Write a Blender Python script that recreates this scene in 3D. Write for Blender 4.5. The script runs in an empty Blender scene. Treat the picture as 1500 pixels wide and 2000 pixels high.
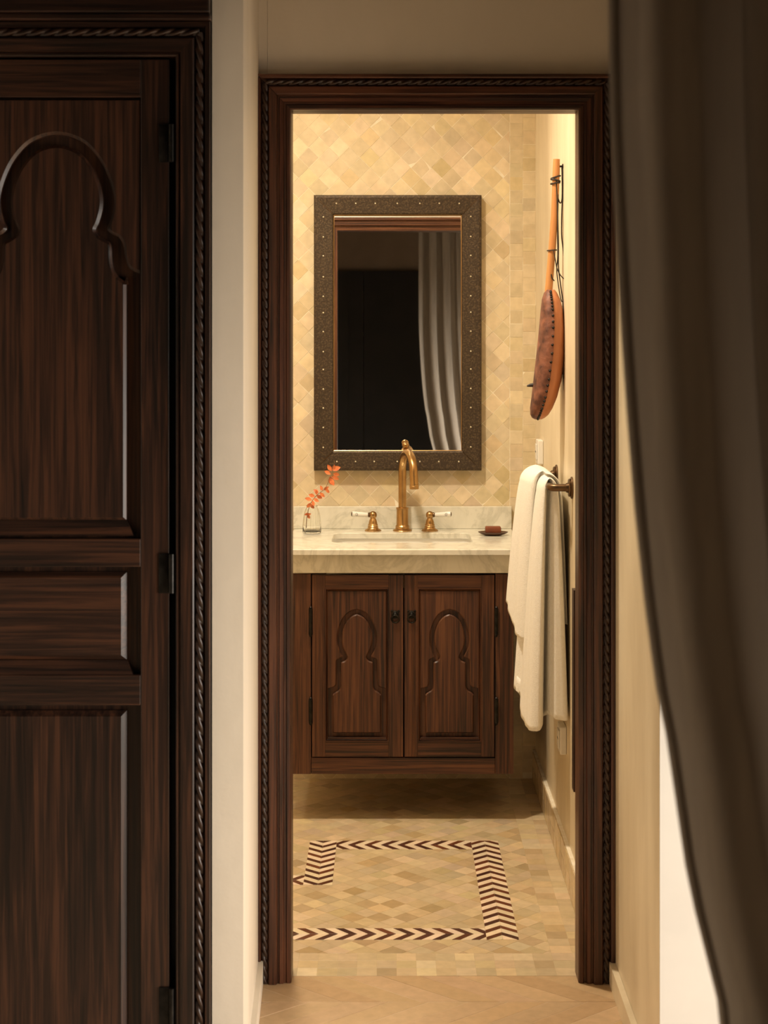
import bpy, bmesh, math, random
from mathutils import Vector, Matrix
random.seed(7)
scene = bpy.context.scene
COL = scene.collection
PI = math.pi

# ------------------------------------------------------------------ camera
H = 1.55            # eye height
F = 3300.0          # focal length in pixels of the 1500x2000 frame
VX, VY = 760.0, 650.0
cam_data = bpy.data.cameras.new('camera')
cam = bpy.data.objects.new('camera', cam_data)
COL.objects.link(cam)
cam.location = (0, 0, H)
cam.rotation_euler = (PI/2, 0, 0)
cam_data.sensor_fit = 'VERTICAL'
cam_data.sensor_height = 36.0
cam_data.lens = F/2000*36.0
cam_data.shift_x = -(VX-750)/2000
cam_data.shift_y = -(1000-VY)/2000
cam_data.clip_start = 0.02
cam_data.dof.use_dof = True
cam_data.dof.focus_distance = 5.4
cam_data.dof.aperture_fstop = 10.0
scene.camera = cam

# ------------------------------------------------------------------ world, lights, exposure
world = bpy.data.worlds.new('world')
scene.world = world
world.use_nodes = True
bg = world.node_tree.nodes['Background']
bg.inputs[0].default_value = (0.80, 0.88, 1.0, 1)
bg.inputs[1].default_value = 0.6

def area_light(name, loc, rot, sx, sy, power, color):
    d = bpy.data.lights.new(name, 'AREA')
    d.shape = 'RECTANGLE'; d.size = sx; d.size_y = sy
    d.energy = power; d.color = color
    o = bpy.data.objects.new(name, d); COL.objects.link(o)
    o.location = loc; o.rotation_euler = rot
    return o
# daylight entering by the window in the right-hand wall of the bedroom
area_light('window_daylight', (1.895, 2.12, .93), (0, math.radians(50), 0), 1.30, 1.30, 88.0, (1.0, 0.92, 0.81)).data.spread = math.radians(150)

vs = scene.view_settings
vs.view_transform = 'Standard'
vs.look = 'None'
vs.exposure = 0.0
vs.gamma = 1.0
vs.use_curve_mapping = False

# ------------------------------------------------------------------ helpers
def wpx(x, y, Y):
    """world point at depth Y whose sight line passes photo pixel x, y"""
    return Vector(((x-VX)*Y/F, Y, H-(y-VY)*Y/F))

def tag(o, label=None, cat=None, group=None, kind=None):
    if label: o['label'] = label
    if cat: o['category'] = cat
    if group: o['group'] = group
    if kind: o['kind'] = kind
    return o

def attach(o, parent):
    if parent is not None:
        o.parent = parent
        p = parent
        m = Matrix.Identity(4)
        chain = []
        while p is not None:
            chain.append(p); p = p.parent
        for q in reversed(chain):
            m = m @ q.matrix_parent_inverse @ q.matrix_basis
        o.matrix_parent_inverse = m.inverted()
    return o

def empty(name, loc, label=None, cat=None, group=None, kind=None):
    o = bpy.data.objects.new(name, None)
    o.empty_display_size = 0.05
    COL.objects.link(o)
    o.location = loc
    return tag(o, label, cat, group, kind)

def mk(name, verts, faces, mat, parent=None, smooth=False, autosmooth=None):
    me = bpy.data.meshes.new(name)
    me.from_pydata([tuple(v) for v in verts], [], faces)
    bm = bmesh.new(); bm.from_mesh(me)
    bmesh.ops.remove_doubles(bm, verts=bm.verts, dist=1e-6)
    bmesh.ops.recalc_face_normals(bm, faces=bm.faces)
    bm.to_mesh(me); bm.free()
    if smooth:
        for p in me.polygons: p.use_smooth = True
        if autosmooth:
            me.set_sharp_from_angle(angle=math.radians(autosmooth))
    if mat: me.materials.append(mat)
    o = bpy.data.objects.new(name, me)
    COL.objects.link(o)
    return attach(o, parent)

class MB:
    """collects shapes for one mesh"""
    def __init__(s): s.v = []; s.f = []
    def add(s, v, f):
        n = len(s.v); s.v += [Vector(p) for p in v]; s.f += [[i+n for i in q] for q in f]; return s
    def box(s, x0, x1, y0, y1, z0, z1, b=0.0):
        if b <= 0:
            v = [(x, y, z) for x in (x0, x1) for y in (y0, y1) for z in (z0, z1)]
            return s.add(v, [(0,1,3,2),(4,6,7,5),(0,4,5,1),(2,3,7,6),(0,2,6,4),(1,5,7,3)])
        bm = bmesh.new()
        bmesh.ops.create_cube(bm, size=1)
        for q in bm.verts:
            q.co = Vector(((x0+x1)/2+q.co.x*(x1-x0), (y0+y1)/2+q.co.y*(y1-y0), (z0+z1)/2+q.co.z*(z1-z0)))
        bmesh.ops.bevel(bm, geom=list(bm.edges), offset=b, segments=2, affect='EDGES', profile=0.5)
        bm.verts.ensure_lookup_table()
        v = [q.co.copy() for q in bm.verts]; f = [[q.index for q in fc.verts] for fc in bm.faces]
        bm.free()
        return s.add(v, f)
    def lathe(s, prof, c=(0,0,0), axis=(0,0,1), n=28, cap=True):
        """prof: list of (r, h) along axis from c"""
        ax = Vector(axis).normalized()
        t = Vector((1,0,0)) if abs(ax.x) < .9 else Vector((0,1,0))
        a = ax.cross(t).normalized(); b = ax.cross(a)
        c = Vector(c); v = []; f = []
        for r, h in prof:
            for k in range(n):
                th = 2*PI*k/n
                v.append(c+ax*h+(a*math.cos(th)+b*math.sin(th))*r)
        m = len(prof)
        for i in range(m-1):
            for k in range(n):
                k2 = (k+1) % n
                f.append((i*n+k, i*n+k2, (i+1)*n+k2, (i+1)*n+k))
        if cap:
            f.append(tuple(range(n))); f.append(tuple(range((m-1)*n, m*n)))
        return s.add(v, f)
    def tube(s, pts, r, n=10, cap=True):
        pts = [Vector(p) for p in pts]; m = len(pts)
        rs = r if isinstance(r, (list, tuple)) else [r]*m
        v = []; f = []
        up = None
        for i, p in enumerate(pts):
            d = (pts[min(i+1, m-1)]-pts[max(i-1, 0)]).normalized()
            if up is None:
                up = Vector((0,0,1)) if abs(d.z) < .9 else Vector((1,0,0))
            a = (up-d*up.dot(d)).normalized(); b = d.cross(a); up = a
            for k in range(n):
                th = 2*PI*k/n
                v.append(p+(a*math.cos(th)+b*math.sin(th))*rs[i])
        for i in range(m-1):
            for k in range(n):
                k2 = (k+1) % n
                f.append((i*n+k, i*n+k2, (i+1)*n+k2, (i+1)*n+k))
        if cap:
            f.append(tuple(range(n))); f.append(tuple(range((m-1)*n, m*n)))
        return s.add(v, f)
    def build(s, name, mat, parent=None, smooth=False, autosmooth=40):
        return mk(name, s.v, s.f, mat, parent, smooth, autosmooth if smooth else None)

def box(name, x0, x1, y0, y1, z0, z1, mat, parent=None, b=0.0):
    return MB().box(x0, x1, y0, y1, z0, z1, b).build(name, mat, parent)

def catmull(pts, n=6, closed=False):
    pts = [Vector(p) for p in pts]; m = len(pts); out = []
    rng = range(m) if closed else range(m-1)
    for i in rng:
        if closed:
            p0, p1, p2, p3 = pts[(i-1) % m], pts[i], pts[(i+1) % m], pts[(i+2) % m]
        else:
            p0, p1, p2, p3 = pts[max(i-1,0)], pts[i], pts[i+1], pts[min(i+2,m-1)]
        for k in range(n):
            t = k/n
            out.append(0.5*((2*p1)+(p2-p0)*t+(2*p0-5*p1+4*p2-p3)*t*t+(3*p1-p0-3*p2+p3)*t**3))
    if not closed: out.append(pts[-1])
    return out

def interp(tab, x):
    if x <= tab[0][0]: return tab[0][1]
    for (a, va), (b, vb) in zip(tab, tab[1:]):
        if x <= b: return va+(vb-va)*(x-a)/(b-a)
    return tab[-1][1]

def area2(p):
    return sum(p[i][0]*p[(i+1) % len(p)][1]-p[(i+1) % len(p)][0]*p[i][1] for i in range(len(p)))/2

def inset(poly, d):
    """offset a CCW polygon inwards by d"""
    n = len(poly); out = []
    for i in range(n):
        p0, p1, p2 = Vector(poly[i-1]), Vector(poly[i]), Vector(poly[(i+1) % n])
        e1 = (p1-p0); e2 = (p2-p1)
        if e1.length < 1e-9: e1 = e2
        if e2.length < 1e-9: e2 = e1
        n1 = Vector((-e1.y, e1.x)).normalized(); n2 = Vector((-e2.y, e2.x)).normalized()
        m = n1+n2
        m = m.normalized() if m.length > 1e-6 else n1
        k = min(1/max(m.dot(n1), .35), 2.0)
        out.append(p1+m*d*k)
    return out

def prism_xz(poly, yf, yb, bev=0.0, bevd=None):
    """solid with outline poly (X, Z); front face at yf (towards the camera), back at yb"""
    poly = [Vector((p[0], p[1])) for p in poly]
    if area2(poly) < 0: poly = poly[::-1]
    n = len(poly); m = MB()
    rings = []
    if bev > 0:
        rings.append([(p.x, yf, p.y) for p in inset(poly, bev)])
        rings.append([(p.x, yf+(bevd or bev), p.y) for p in poly])
    else:
        rings.append([(p.x, yf, p.y) for p in poly])
    rings.append([(p.x, yb, p.y) for p in poly])
    v = [q for r in rings for q in r]; f = [tuple(range(n))]
    for i in range(len(rings)-1):
        for k in range(n):
            k2 = (k+1) % n
            f.append((i*n+k, i*n+k2, (i+1)*n+k2, (i+1)*n+k))
    f.append(tuple(range((len(rings)-1)*n, len(rings)*n)))
    m.add(v, f)
    return m

def build_tri(m, name, mat, parent=None):
    """build a mesh whose n-gons may be concave"""
    o = m.build(name, mat, parent)
    bm = bmesh.new(); bm.from_mesh(o.data)
    bmesh.ops.triangulate(bm, faces=[f for f in bm.faces if len(f.verts) > 4], quad_method='BEAUTY', ngon_method='EAR_CLIP')
    bm.to_mesh(o.data); bm.free()
    return o

def prism_plan(poly, z0, z1):
    n = len(poly)
    v = [(p[0], p[1], z0) for p in poly]+[(p[0], p[1], z1) for p in poly]
    f = [tuple(range(n)), tuple(range(n, 2*n))]+[(k, (k+1) % n, n+(k+1) % n, n+k) for k in range(n)]
    return MB().add(v, f)

def frame_member(rect, side, prof, y0, sgn=-1, open_bottom=False):
    """one mitred member of a rectangular frame. rect = inner (x0,x1,z0,z1); prof = [(u outwards, d proud)]"""
    x0, x1, z0, z1 = rect
    A = []; B = []
    for u, d in prof:
        y = y0+sgn*d
        zb = z0 if open_bottom else z0-u
        if side == 'l': A.append((x0-u, y, zb)); B.append((x0-u, y, z1+u))
        if side == 'r': A.append((x1+u, y, zb)); B.append((x1+u, y, z1+u))
        if side == 't': A.append((x0-u, y, z1+u)); B.append((x1+u, y, z1+u))
        if side == 'b': A.append((x0-u, y, z0-u)); B.append((x1+u, y, z0-u))
    n = len(prof)
    f = [(k, k+1, n+k+1, n+k) for k in range(n-1)]+[(n-1, 0, n, 2*n-1)]
    f += [tuple(range(n)), tuple(range(n, 2*n))]
    return MB().add(A+B, f)

def rope(p, q, r, pitch, lobes=3, nseg_per=14, nr=24, flat=1.0):
    """twisted rope moulding from p to q (strand spacing = pitch)"""
    p = Vector(p); q = Vector(q); d = q-p; L = d.length; d.normalize()
    front = Vector((0,-1,0)); side = front.cross(d)     # for d=+Z side is +-X
    n = max(int(L/pitch*nseg_per), 8)
    v = []; f = []
    for i in range(n+1):
        t = L*i/n
        ph = 2*PI*t/(pitch*lobes)
        for k in range(nr):
            th = 2*PI*k/nr
            rr = r*(0.50+0.50*abs(math.cos(lobes*(th-ph)/2))**.8)
            v.append(p+d*t+(side*math.cos(th)-front*math.sin(th))*rr)
    for i in range(n):
        for k in range(nr):
            k2 = (k+1) % nr
            f.append((i*nr+k, i*nr+k2, (i+1)*nr+k2, (i+1)*nr+k))
    f += [tuple(range(nr)), tuple(range(n*nr, (n+1)*nr))]
    return MB().add(v, f)

# ------------------------------------------------------------------ materials
def new_mat(name):
    m = bpy.data.materials.new(name); m.use_nodes = True
    nt = m.node_tree
    return m, nt, nt.nodes['Principled BSDF']

def node(nt, t, **kw):
    n = nt.nodes.new(t)
    for k, v in kw.items(): setattr(n, k, v)
    return n

def ramp(nt, stops):
    r = node(nt, 'ShaderNodeValToRGB')
    e = r.color_ramp.elements
    while len(e) < len(stops): e.new(0.5)
    for i, (p, c) in enumerate(stops):
        e[i].position = p; e[i].color = (*c, 1)
    return r

def coords(nt, scale=(1,1,1), rot=(0,0,0)):
    tc = node(nt, 'ShaderNodeTexCoord'); mp = node(nt, 'ShaderNodeMapping')
    mp.inputs['Scale'].default_value = scale
    mp.inputs['Rotation'].default_value = rot
    nt.links.new(tc.outputs['Object'], mp.inputs['Vector'])
    return mp.outputs['Vector']

def noise(nt, vec, scale, detail=4, rough=0.55, dist=0.0):
    n = node(nt, 'ShaderNodeTexNoise')
    n.inputs['Scale'].default_value = scale; n.inputs['Detail'].default_value = detail
    n.inputs['Roughness'].default_value = rough; n.inputs['Distortion'].default_value = dist
    nt.links.new(vec, n.inputs['Vector'])
    return n.outputs['Fac']

def bump(nt, fac, b, strength=0.2, dist=0.002):
    n = node(nt, 'ShaderNodeBump')
    n.inputs['Strength'].default_value = strength; n.inputs['Distance'].default_value = dist
    nt.links.new(fac, n.inputs['Height']); nt.links.new(n.outputs['Normal'], b.inputs['Normal'])

def wood(name, dark, mid, light, grain='z', rough=0.38):
    m, nt, b = new_mat(name)
    sc = {'z': (120, 120, 3.2), 'x': (3.2, 120, 120)}[grain]
    sc2 = {'z': (9, 9, .9), 'x': (.9, 9, 9)}[grain]
    n1 = noise(nt, coords(nt, sc), 1.0, 5, .6, .6)
    n2 = noise(nt, coords(nt, sc2), 1.0, 3, .5, .8)
    mx = node(nt, 'ShaderNodeMath', operation='MULTIPLY_ADD')
    nt.links.new(n1, mx.inputs[0]); mx.inputs[1].default_value = .62
    m2 = node(nt, 'ShaderNodeMath', operation='MULTIPLY'); nt.links.new(n2, m2.inputs[0]); m2.inputs[1].default_value = .42
    nt.links.new(m2.outputs[0], mx.inputs[2])
    r = ramp(nt, [(.42, dark), (.52, mid), (.64, light)])
    nt.links.new(mx.outputs[0], r.inputs[0]); nt.links.new(r.outputs[0], b.inputs['Base Color'])
    b.inputs['Roughness'].default_value = rough
    bump(nt, n1, b, .25, .0012)
    return m

def plain(name, c1, c2=None, scale=8, rough=.5, metallic=0, bmp=0, bscale=60, bdist=.002, stretch=(1,1,1), detail=4):
    m, nt, b = new_mat(name)
    c2 = c2 or c1
    n1 = noise(nt, coords(nt, stretch), scale, detail)
    r = ramp(nt, [(.35, c1), (.65, c2)])
    nt.links.new(n1, r.inputs[0]); nt.links.new(r.outputs[0], b.inputs['Base Color'])
    b.inputs['Roughness'].default_value = rough; b.inputs['Metallic'].default_value = metallic
    if bmp:
        bump(nt, noise(nt, coords(nt), bscale, 4), b, bmp, bdist)
    return m

def tile_mat(name, attr=False, rough=.22, bmp=.12):
    m, nt, b = new_mat(name)
    if attr:
        a = node(nt, 'ShaderNodeAttribute'); a.attribute_name = 'shade'; col = a.outputs['Color']
    else:
        a = node(nt, 'ShaderNodeObjectInfo'); col = a.outputs['Color']
    tc = node(nt, 'ShaderNodeNewGeometry')
    n = node(nt, 'ShaderNodeTexNoise'); n.inputs['Scale'].default_value = 38; n.inputs['Detail'].default_value = 4
    nt.links.new(tc.outputs['Position'], n.inputs['Vector'])
    r = ramp(nt, [(.3, (.90,.89,.86)), (.7, (1.06,1.05,1.04))])
    nt.links.new(n.outputs['Fac'], r.inputs[0])
    mx = node(nt, 'ShaderNodeMix', data_type='RGBA', blend_type='MULTIPLY'); mx.inputs[0].default_value = 1
    nt.links.new(col, mx.inputs[6]); nt.links.new(r.outputs[0], mx.inputs[7])
    nt.links.new(mx.outputs[2], b.inputs['Base Color'])
    b.inputs['Roughness'].default_value = rough
    bump(nt, n.outputs['Fac'], b, bmp, .004)
    return m

M = {}
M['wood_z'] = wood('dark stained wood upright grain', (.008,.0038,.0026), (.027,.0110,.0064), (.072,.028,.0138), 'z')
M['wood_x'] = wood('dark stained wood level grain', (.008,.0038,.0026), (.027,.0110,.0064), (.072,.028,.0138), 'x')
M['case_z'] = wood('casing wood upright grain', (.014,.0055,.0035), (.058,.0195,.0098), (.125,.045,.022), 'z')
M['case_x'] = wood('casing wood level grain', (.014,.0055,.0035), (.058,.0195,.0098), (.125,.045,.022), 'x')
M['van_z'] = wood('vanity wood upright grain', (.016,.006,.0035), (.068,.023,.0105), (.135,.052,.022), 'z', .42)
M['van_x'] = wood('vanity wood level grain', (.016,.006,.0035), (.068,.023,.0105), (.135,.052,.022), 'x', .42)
M['rope'] = plain('dark rope moulding wood', (.020,.009,.006), (.048,.022,.012), 40, .36)
M['plaster'] = plain('warm lime plaster', (.72,.645,.53), (.80,.72,.60), 3.5, .55, bmp=.15, bscale=14, bdist=.01, stretch=(1,1,.45))
M['tadelakt'] = plain('polished yellow tadelakt', (.62,.51,.345), (.80,.69,.50), 4.5, .42, bmp=.12, bscale=10, bdist=.01, stretch=(1,1,.35), detail=6)
M['white_plaster'] = plain('white painted plaster', (.50,.475,.435), (.55,.525,.48), 3.5, .6)
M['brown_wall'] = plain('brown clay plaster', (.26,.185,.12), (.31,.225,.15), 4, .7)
M['ceil'] = plain('ceiling plaster', (.62,.56,.47), (.68,.62,.53), 3, .7)
M['grout'] = plain('pale grout', (.90,.84,.70), (.74,.64,.47), 30, .8)
M['fgrout'] = plain('sand grout', (.60,.47,.29), (.66,.53,.34), 30, .8)
M['tile'] = tile_mat('zellige glaze')
M['tile_stuff'] = tile_mat('zellige glaze far', attr=True)
M['ftile'] = tile_mat('floor zellige', rough=.38, bmp=.1)
M['ftile_stuff'] = tile_mat('floor zellige far', attr=True, rough=.38, bmp=.1)
M['plank'] = tile_mat('terracotta floor plank', rough=.45, bmp=.15)
M['room_floor'] = plain('bedroom floor', (.66,.52,.36), (.72,.58,.42), 9, .5)
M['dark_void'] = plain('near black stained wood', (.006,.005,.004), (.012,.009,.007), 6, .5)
M['iron'] = plain('blackened iron', (.012,.011,.010), (.03,.027,.024), 60, .38, .8)
M['bronze'] = plain('dark bronze', (.10,.06,.032), (.18,.11,.06), 40, .34, .9)
M['brass'] = plain('aged brass', (.40,.235,.095), (.56,.36,.16), 14, .28, 1.0)
M['porcelain'] = plain('white porcelain', (.80,.78,.72), (.84,.82,.77), 4, .12)
M['plastic'] = plain('white plastic', (.80,.77,.70), (.82,.79,.72), 4, .3)
M['ink'] = plain('dark mark', (.02,.018,.015), (.03,.025,.02), 10, .4)
M['terry'] = plain('cream terry cotton', (.90,.87,.80), (.94,.915,.85), 120, .95, bmp=.55, bscale=420, bdist=.004)
M['curtain'] = plain('grey linen curtain', (.38,.325,.265), (.45,.39,.32), 60, .9, bmp=.2, bscale=500, bdist=.001, stretch=(1,1,.1))
nt = M['curtain'].node_tree; b = nt.nodes['Principled BSDF']; out_ = nt.nodes['Material Output']
tr_ = node(nt, 'ShaderNodeBsdfTranslucent'); tr_.inputs[0].default_value = (.44,.39,.33,1)
ms_ = node(nt, 'ShaderNodeMixShader'); ms_.inputs[0].default_value = .38
nt.links.new(b.outputs[0], ms_.inputs[1]); nt.links.new(tr_.outputs[0], ms_.inputs[2]); nt.links.new(ms_.outputs[0], out_.inputs['Surface'])
M['soap'] = plain('brown soap', (.17,.045,.018), (.23,.065,.026), 30, .45)
M['dish'] = plain('dark wooden dish', (.055,.024,.014), (.09,.04,.022), 30, .35)
M['leaf'] = plain('orange leaf', (.62,.13,.035), (.80,.25,.085), 60, .55)
M['stem'] = plain('brown stem', (.22,.12,.05), (.30,.17,.08), 60, .6)
M['lute_wood'] = plain('orange brown wood', (.42,.150,.058), (.52,.20,.080), 5, .36, stretch=(6,6,1))
M['neck_wood'] = plain('pale orange wood', (.48,.20,.065), (.58,.27,.09), 5, .42, stretch=(8,8,1))
M['hide'] = plain('mottled hide', (.055,.017,.011), (.25,.092,.052), 30, .6, bmp=.5, bscale=50, bdist=.004, detail=5)
M['cord'] = plain('black leather cord', (.016,.011,.008), (.03,.02,.014), 60, .6)

def marble():
    m, nt, b = new_mat('white veined marble')
    v = coords(nt, (1.0, 1.0, 1.0), (0.5, .6, .5))
    n1 = noise(nt, v, 3.4, 7, .62, 1.7)
    n2 = noise(nt, coords(nt, (22, 22, 6), (0, .6, .3)), 1.0, 5, .6, .6)
    r = ramp(nt, [(.30, (.78,.755,.66)), (.46, (.75,.725,.625)), (.505, (.63,.61,.52)), (.55, (.76,.735,.64)), (.8, (.82,.795,.71))])
    nt.links.new(n1, r.inputs[0])
    r2 = ramp(nt, [(.30, (.90,.90,.88)), (.55, (1,1,1))]); nt.links.new(n2, r2.inputs[0])
    mx = node(nt, 'ShaderNodeMix', data_type='RGBA', blend_type='MULTIPLY'); mx.inputs[0].default_value = 1
    nt.links.new(r.outputs[0], mx.inputs[6]); nt.links.new(r2.outputs[0], mx.inputs[7])
    nt.links.new(mx.outputs[2], b.inputs['Base Color'])
    b.inputs['Roughness'].default_value = .17
    return m
M['marble'] = marble()

def embossed():
    m, nt, b = new_mat('embossed dark metal sheet')
    v = node(nt, 'ShaderNodeTexVoronoi'); v.inputs['Scale'].default_value = 190; v.feature = 'SMOOTH_F1'
    nt.links.new(coords(nt), v.inputs['Vector'])
    n = noise(nt, coords(nt), 160, 4)
    ad = node(nt, 'ShaderNodeMath', operation='ADD'); nt.links.new(v.outputs['Distance'], ad.inputs[0]); nt.links.new(n, ad.inputs[1])
    r = ramp(nt, [(.55, (.115,.080,.048)), (1.0, (.055,.038,.024))])
    nt.links.new(ad.outputs[0], r.inputs[0]); nt.links.new(r.outputs[0], b.inputs['Base Color'])
    b.inputs['Metallic'].default_value = .55; b.inputs['Roughness'].default_value = .5
    bump(nt, ad.outputs[0], b, .45, .0012)
    return m
M['emboss'] = embossed()
m, nt, b = new_mat('mirror glass'); b.inputs['Base Color'].default_value = (.86,.86,.84,1); b.inputs['Metallic'].default_value = 1; b.inputs['Roughness'].default_value = .012
M['mirror'] = m
m, nt, b = new_mat('clear glass'); b.inputs['Base Color'].default_value = (1,1,.98,1); b.inputs['Roughness'].default_value = .0; b.inputs['Transmission Weight'].default_value = 1; b.inputs['IOR'].default_value = 1.26
M['glass'] = m
m, nt, b = new_mat('pale stud'); b.inputs['Base Color'].default_value = (.75,.68,.52,1); b.inputs['Metallic'].default_value = .6; b.inputs['Roughness'].default_value = .3
M['stud'] = m
m, nt, b = new_mat('lit lamp glass'); b.inputs['Base Color'].default_value = (.9,.8,.6,1); b.inputs['Emission Color'].default_value = (1,.75,.42,1); b.inputs['Emission Strength'].default_value = 6
M['lamp'] = m

# ------------------------------------------------------------------ depths of the place
YW = 3.36      # front wall face with wardrobe
YD = 4.03      # face of the door casing
YB = 5.88      # tiled back wall of the bathroom
XR = 0.51      # right wall of the bathroom
CEIL, BCEIL = 2.75, 3.05
S = 'structure'

# ------------------------------------------------------------------ structure: bedroom
tag(box('ceiling', -2.05, 2.0, -1.95, 4.10, CEIL, CEIL+.08, M['wood_x']), 'dark wooden bedroom ceiling above the alcove', 'ceiling', kind=S)
tag(box('wall_left', -2.15, -2.0, -1.95, YW+.1, 0, CEIL, M['plaster']), 'pale plaster wall on the far left of the bedroom', 'wall', kind=S)
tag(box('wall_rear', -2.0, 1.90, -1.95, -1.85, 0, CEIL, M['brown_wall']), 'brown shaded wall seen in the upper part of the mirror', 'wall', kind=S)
w = MB()
w.box(1.90, 2.00, -1.95, 1.44, 0, CEIL).box(1.90, 2.00, 2.80, YW, 0, CEIL).box(1.90, 2.00, 1.44, 2.80, 0, .25).box(1.90, 2.00, 1.44, 2.80, 1.60, CEIL)
tag(w.build('wall_right', M['plaster']), 'plaster wall with the window behind the curtain', 'wall', kind=S)
win = empty('window_1', (1.95, 2.12, .25), 'window in the right-hand wall behind the curtain', 'window', kind=S)
for a in ((1.44,1.47,.25,1.60), (2.77,2.80,.25,1.60), (1.47,2.77,.25,.28), (1.47,2.77,1.57,1.60)):
    box('window_frame', 1.92, 1.98, a[0], a[1], a[2], a[3], M['wood_z'], win)
# front wall: strip between wardrobe and alcove, with the splayed reveal
tag(prism_plan([(-.352, YW), (-.290, YW), (-.3128, 4.0525), (-.292, 4.0525), (-.292, 4.10), (-.352, 4.10)], 0, CEIL).build('wall_alcove_left', M['plaster']),
    'narrow pale plaster wall strip between wardrobe and door casing', 'wall', kind=S)
tag(box('wall_alcove_right', .5385, 1.90, YW+.004, 4.10, 0, CEIL, M['tadelakt']), 'yellow plaster wall corner between door casing and curtain', 'wall', kind=S)
tag(box('wall_window_side', .5385, 1.90, YW, YW+.0038, 0, CEIL, M['white_plaster']), 'bright white wall strip beside the lower edge of the curtain', 'wall', kind=S)
tag(box('wall_over_door', -.2915, .5384, 4.0525, 4.10, 2.1415, CEIL, M['plaster']), 'shaded brown plaster wall above the door casing', 'wall', kind=S)
tag(box('wall_right_pier', .5100, .5384, 4.0525, 4.10, 0, 2.1415, M['tadelakt']), 'hidden wall strip behind the right door jamb', 'wall', kind=S)
w = MB(); w.box(-2.0, -.976, YW, YW+.1, 0, CEIL).box(-.976, -.353, YW+.04, YW+.12, 2.40, CEIL)
tag(w.build('wall_front', M['plaster']), 'plaster wall around the dark wardrobe', 'wall', kind=S)
# dark panelled double door behind the camera, black in the mirror
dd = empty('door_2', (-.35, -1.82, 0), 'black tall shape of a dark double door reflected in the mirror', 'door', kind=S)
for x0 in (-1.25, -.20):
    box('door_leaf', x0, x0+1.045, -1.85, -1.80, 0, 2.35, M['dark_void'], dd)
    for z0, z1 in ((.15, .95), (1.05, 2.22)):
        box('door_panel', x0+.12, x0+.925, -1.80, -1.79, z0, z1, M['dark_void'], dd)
# baseboards in the alcove
tag(prism_plan([(-.2895, YW), (-.277, YW), (-.300, YD-.005), (-.3125, YD-.005)], 0, .055).build('baseboard_left', M['plaster']),
    'low pale baseboard at the foot of the left alcove wall', 'baseboard', kind=S)
tag(prism_plan([(.538, YW), (.524, YW), (.524, YD-.005), (.538, YD-.005)], 0, .052).build('baseboard_right', M['tadelakt']),
    'low yellow baseboard at the foot of the right alcove wall', 'baseboard', kind=S)

# ------------------------------------------------------------------ structure: bathroom shell
tag(box('ceiling.001', -1.85, .60, 4.1005, 5.98, BCEIL, BCEIL+.08, M['ceil']), 'bathroom ceiling of plain plaster', 'ceiling', kind=S)
tag(box('wall_bathroom_right', XR, .60, 4.1005, 5.98, -.1, BCEIL, M['tadelakt']), 'yellow plaster bathroom wall with lute and towel bar', 'wall', kind=S)
tag(box('wall_bathroom_left', -1.85, -1.75, 4.10, 5.98, 0, BCEIL, M['tadelakt']), 'plaster wall at the hidden left side of the bathroom', 'wall', kind=S)
tag(box('wall_bathroom_front', -1.75, -.3525, 4.04, 4.10, 0, BCEIL, M['tadelakt']), 'bathroom side of the wall behind the wardrobe', 'wall', kind=S)
wall_back = tag(box('wall_back', -1.75, XR, YB-.0004, 5.98, -.1, BCEIL, M['grout']), 'cream zellige tiled bathroom wall behind the mirror', 'wall', kind=S)
floor = tag(box('floor', -2.0, 1.90, -1.85, 4.074, -.10, -.0012, M['room_floor']), 'sand-coloured bedroom floor of chevron planks before the doorway', 'floor', kind=S)
bfloor = tag(box('floor.001', -1.75, XR, 4.0745, 5.8787, -.10, -.0010, M['fgrout']), 'bathroom floor of small sand tiles with a brown chevron border', 'floor', kind=S)

# ------------------------------------------------------------------ tiles
def clip(poly, x0, x1, y0, y1):
    for ax, val, sg in ((0,x0,1), (0,x1,-1), (1,y0,1), (1,y1,-1)):
        out = []
        for i in range(len(poly)):
            a, b_ = poly[i-1], poly[i]
            da, db = (a[ax]-val)*sg, (b_[ax]-val)*sg
            if (da >= 0) != (db >= 0):
                t = da/(da-db); out.append((a[0]+(b_[0]-a[0])*t, a[1]+(b_[1]-a[1])*t))
            if db >= 0: out.append(b_)
        poly = out
        if len(poly) < 3: return []
    return poly

def tile_shape(poly, gap, thick, bev):
    """local tile: outline in (a, b), top at height thick"""
    poly = [Vector(p) for p in poly]
    if area2(poly) < 0: poly = poly[::-1]
    lo = inset(poly, gap/2); hi = inset(poly, gap/2+bev); n = len(poly)
    v = [(p.x, p.y, 0) for p in lo]+[(p.x, p.y, thick-bev*.6) for p in lo]+[(p.x, p.y, thick) for p in hi]
    f = [tuple(range(2*n, 3*n))]
    for i in range(2):
        for k in range(n):
            f.append((i*n+k, i*n+(k+1) % n, (i+1)*n+(k+1) % n, (i+1)*n+k))
    return v, f

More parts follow.
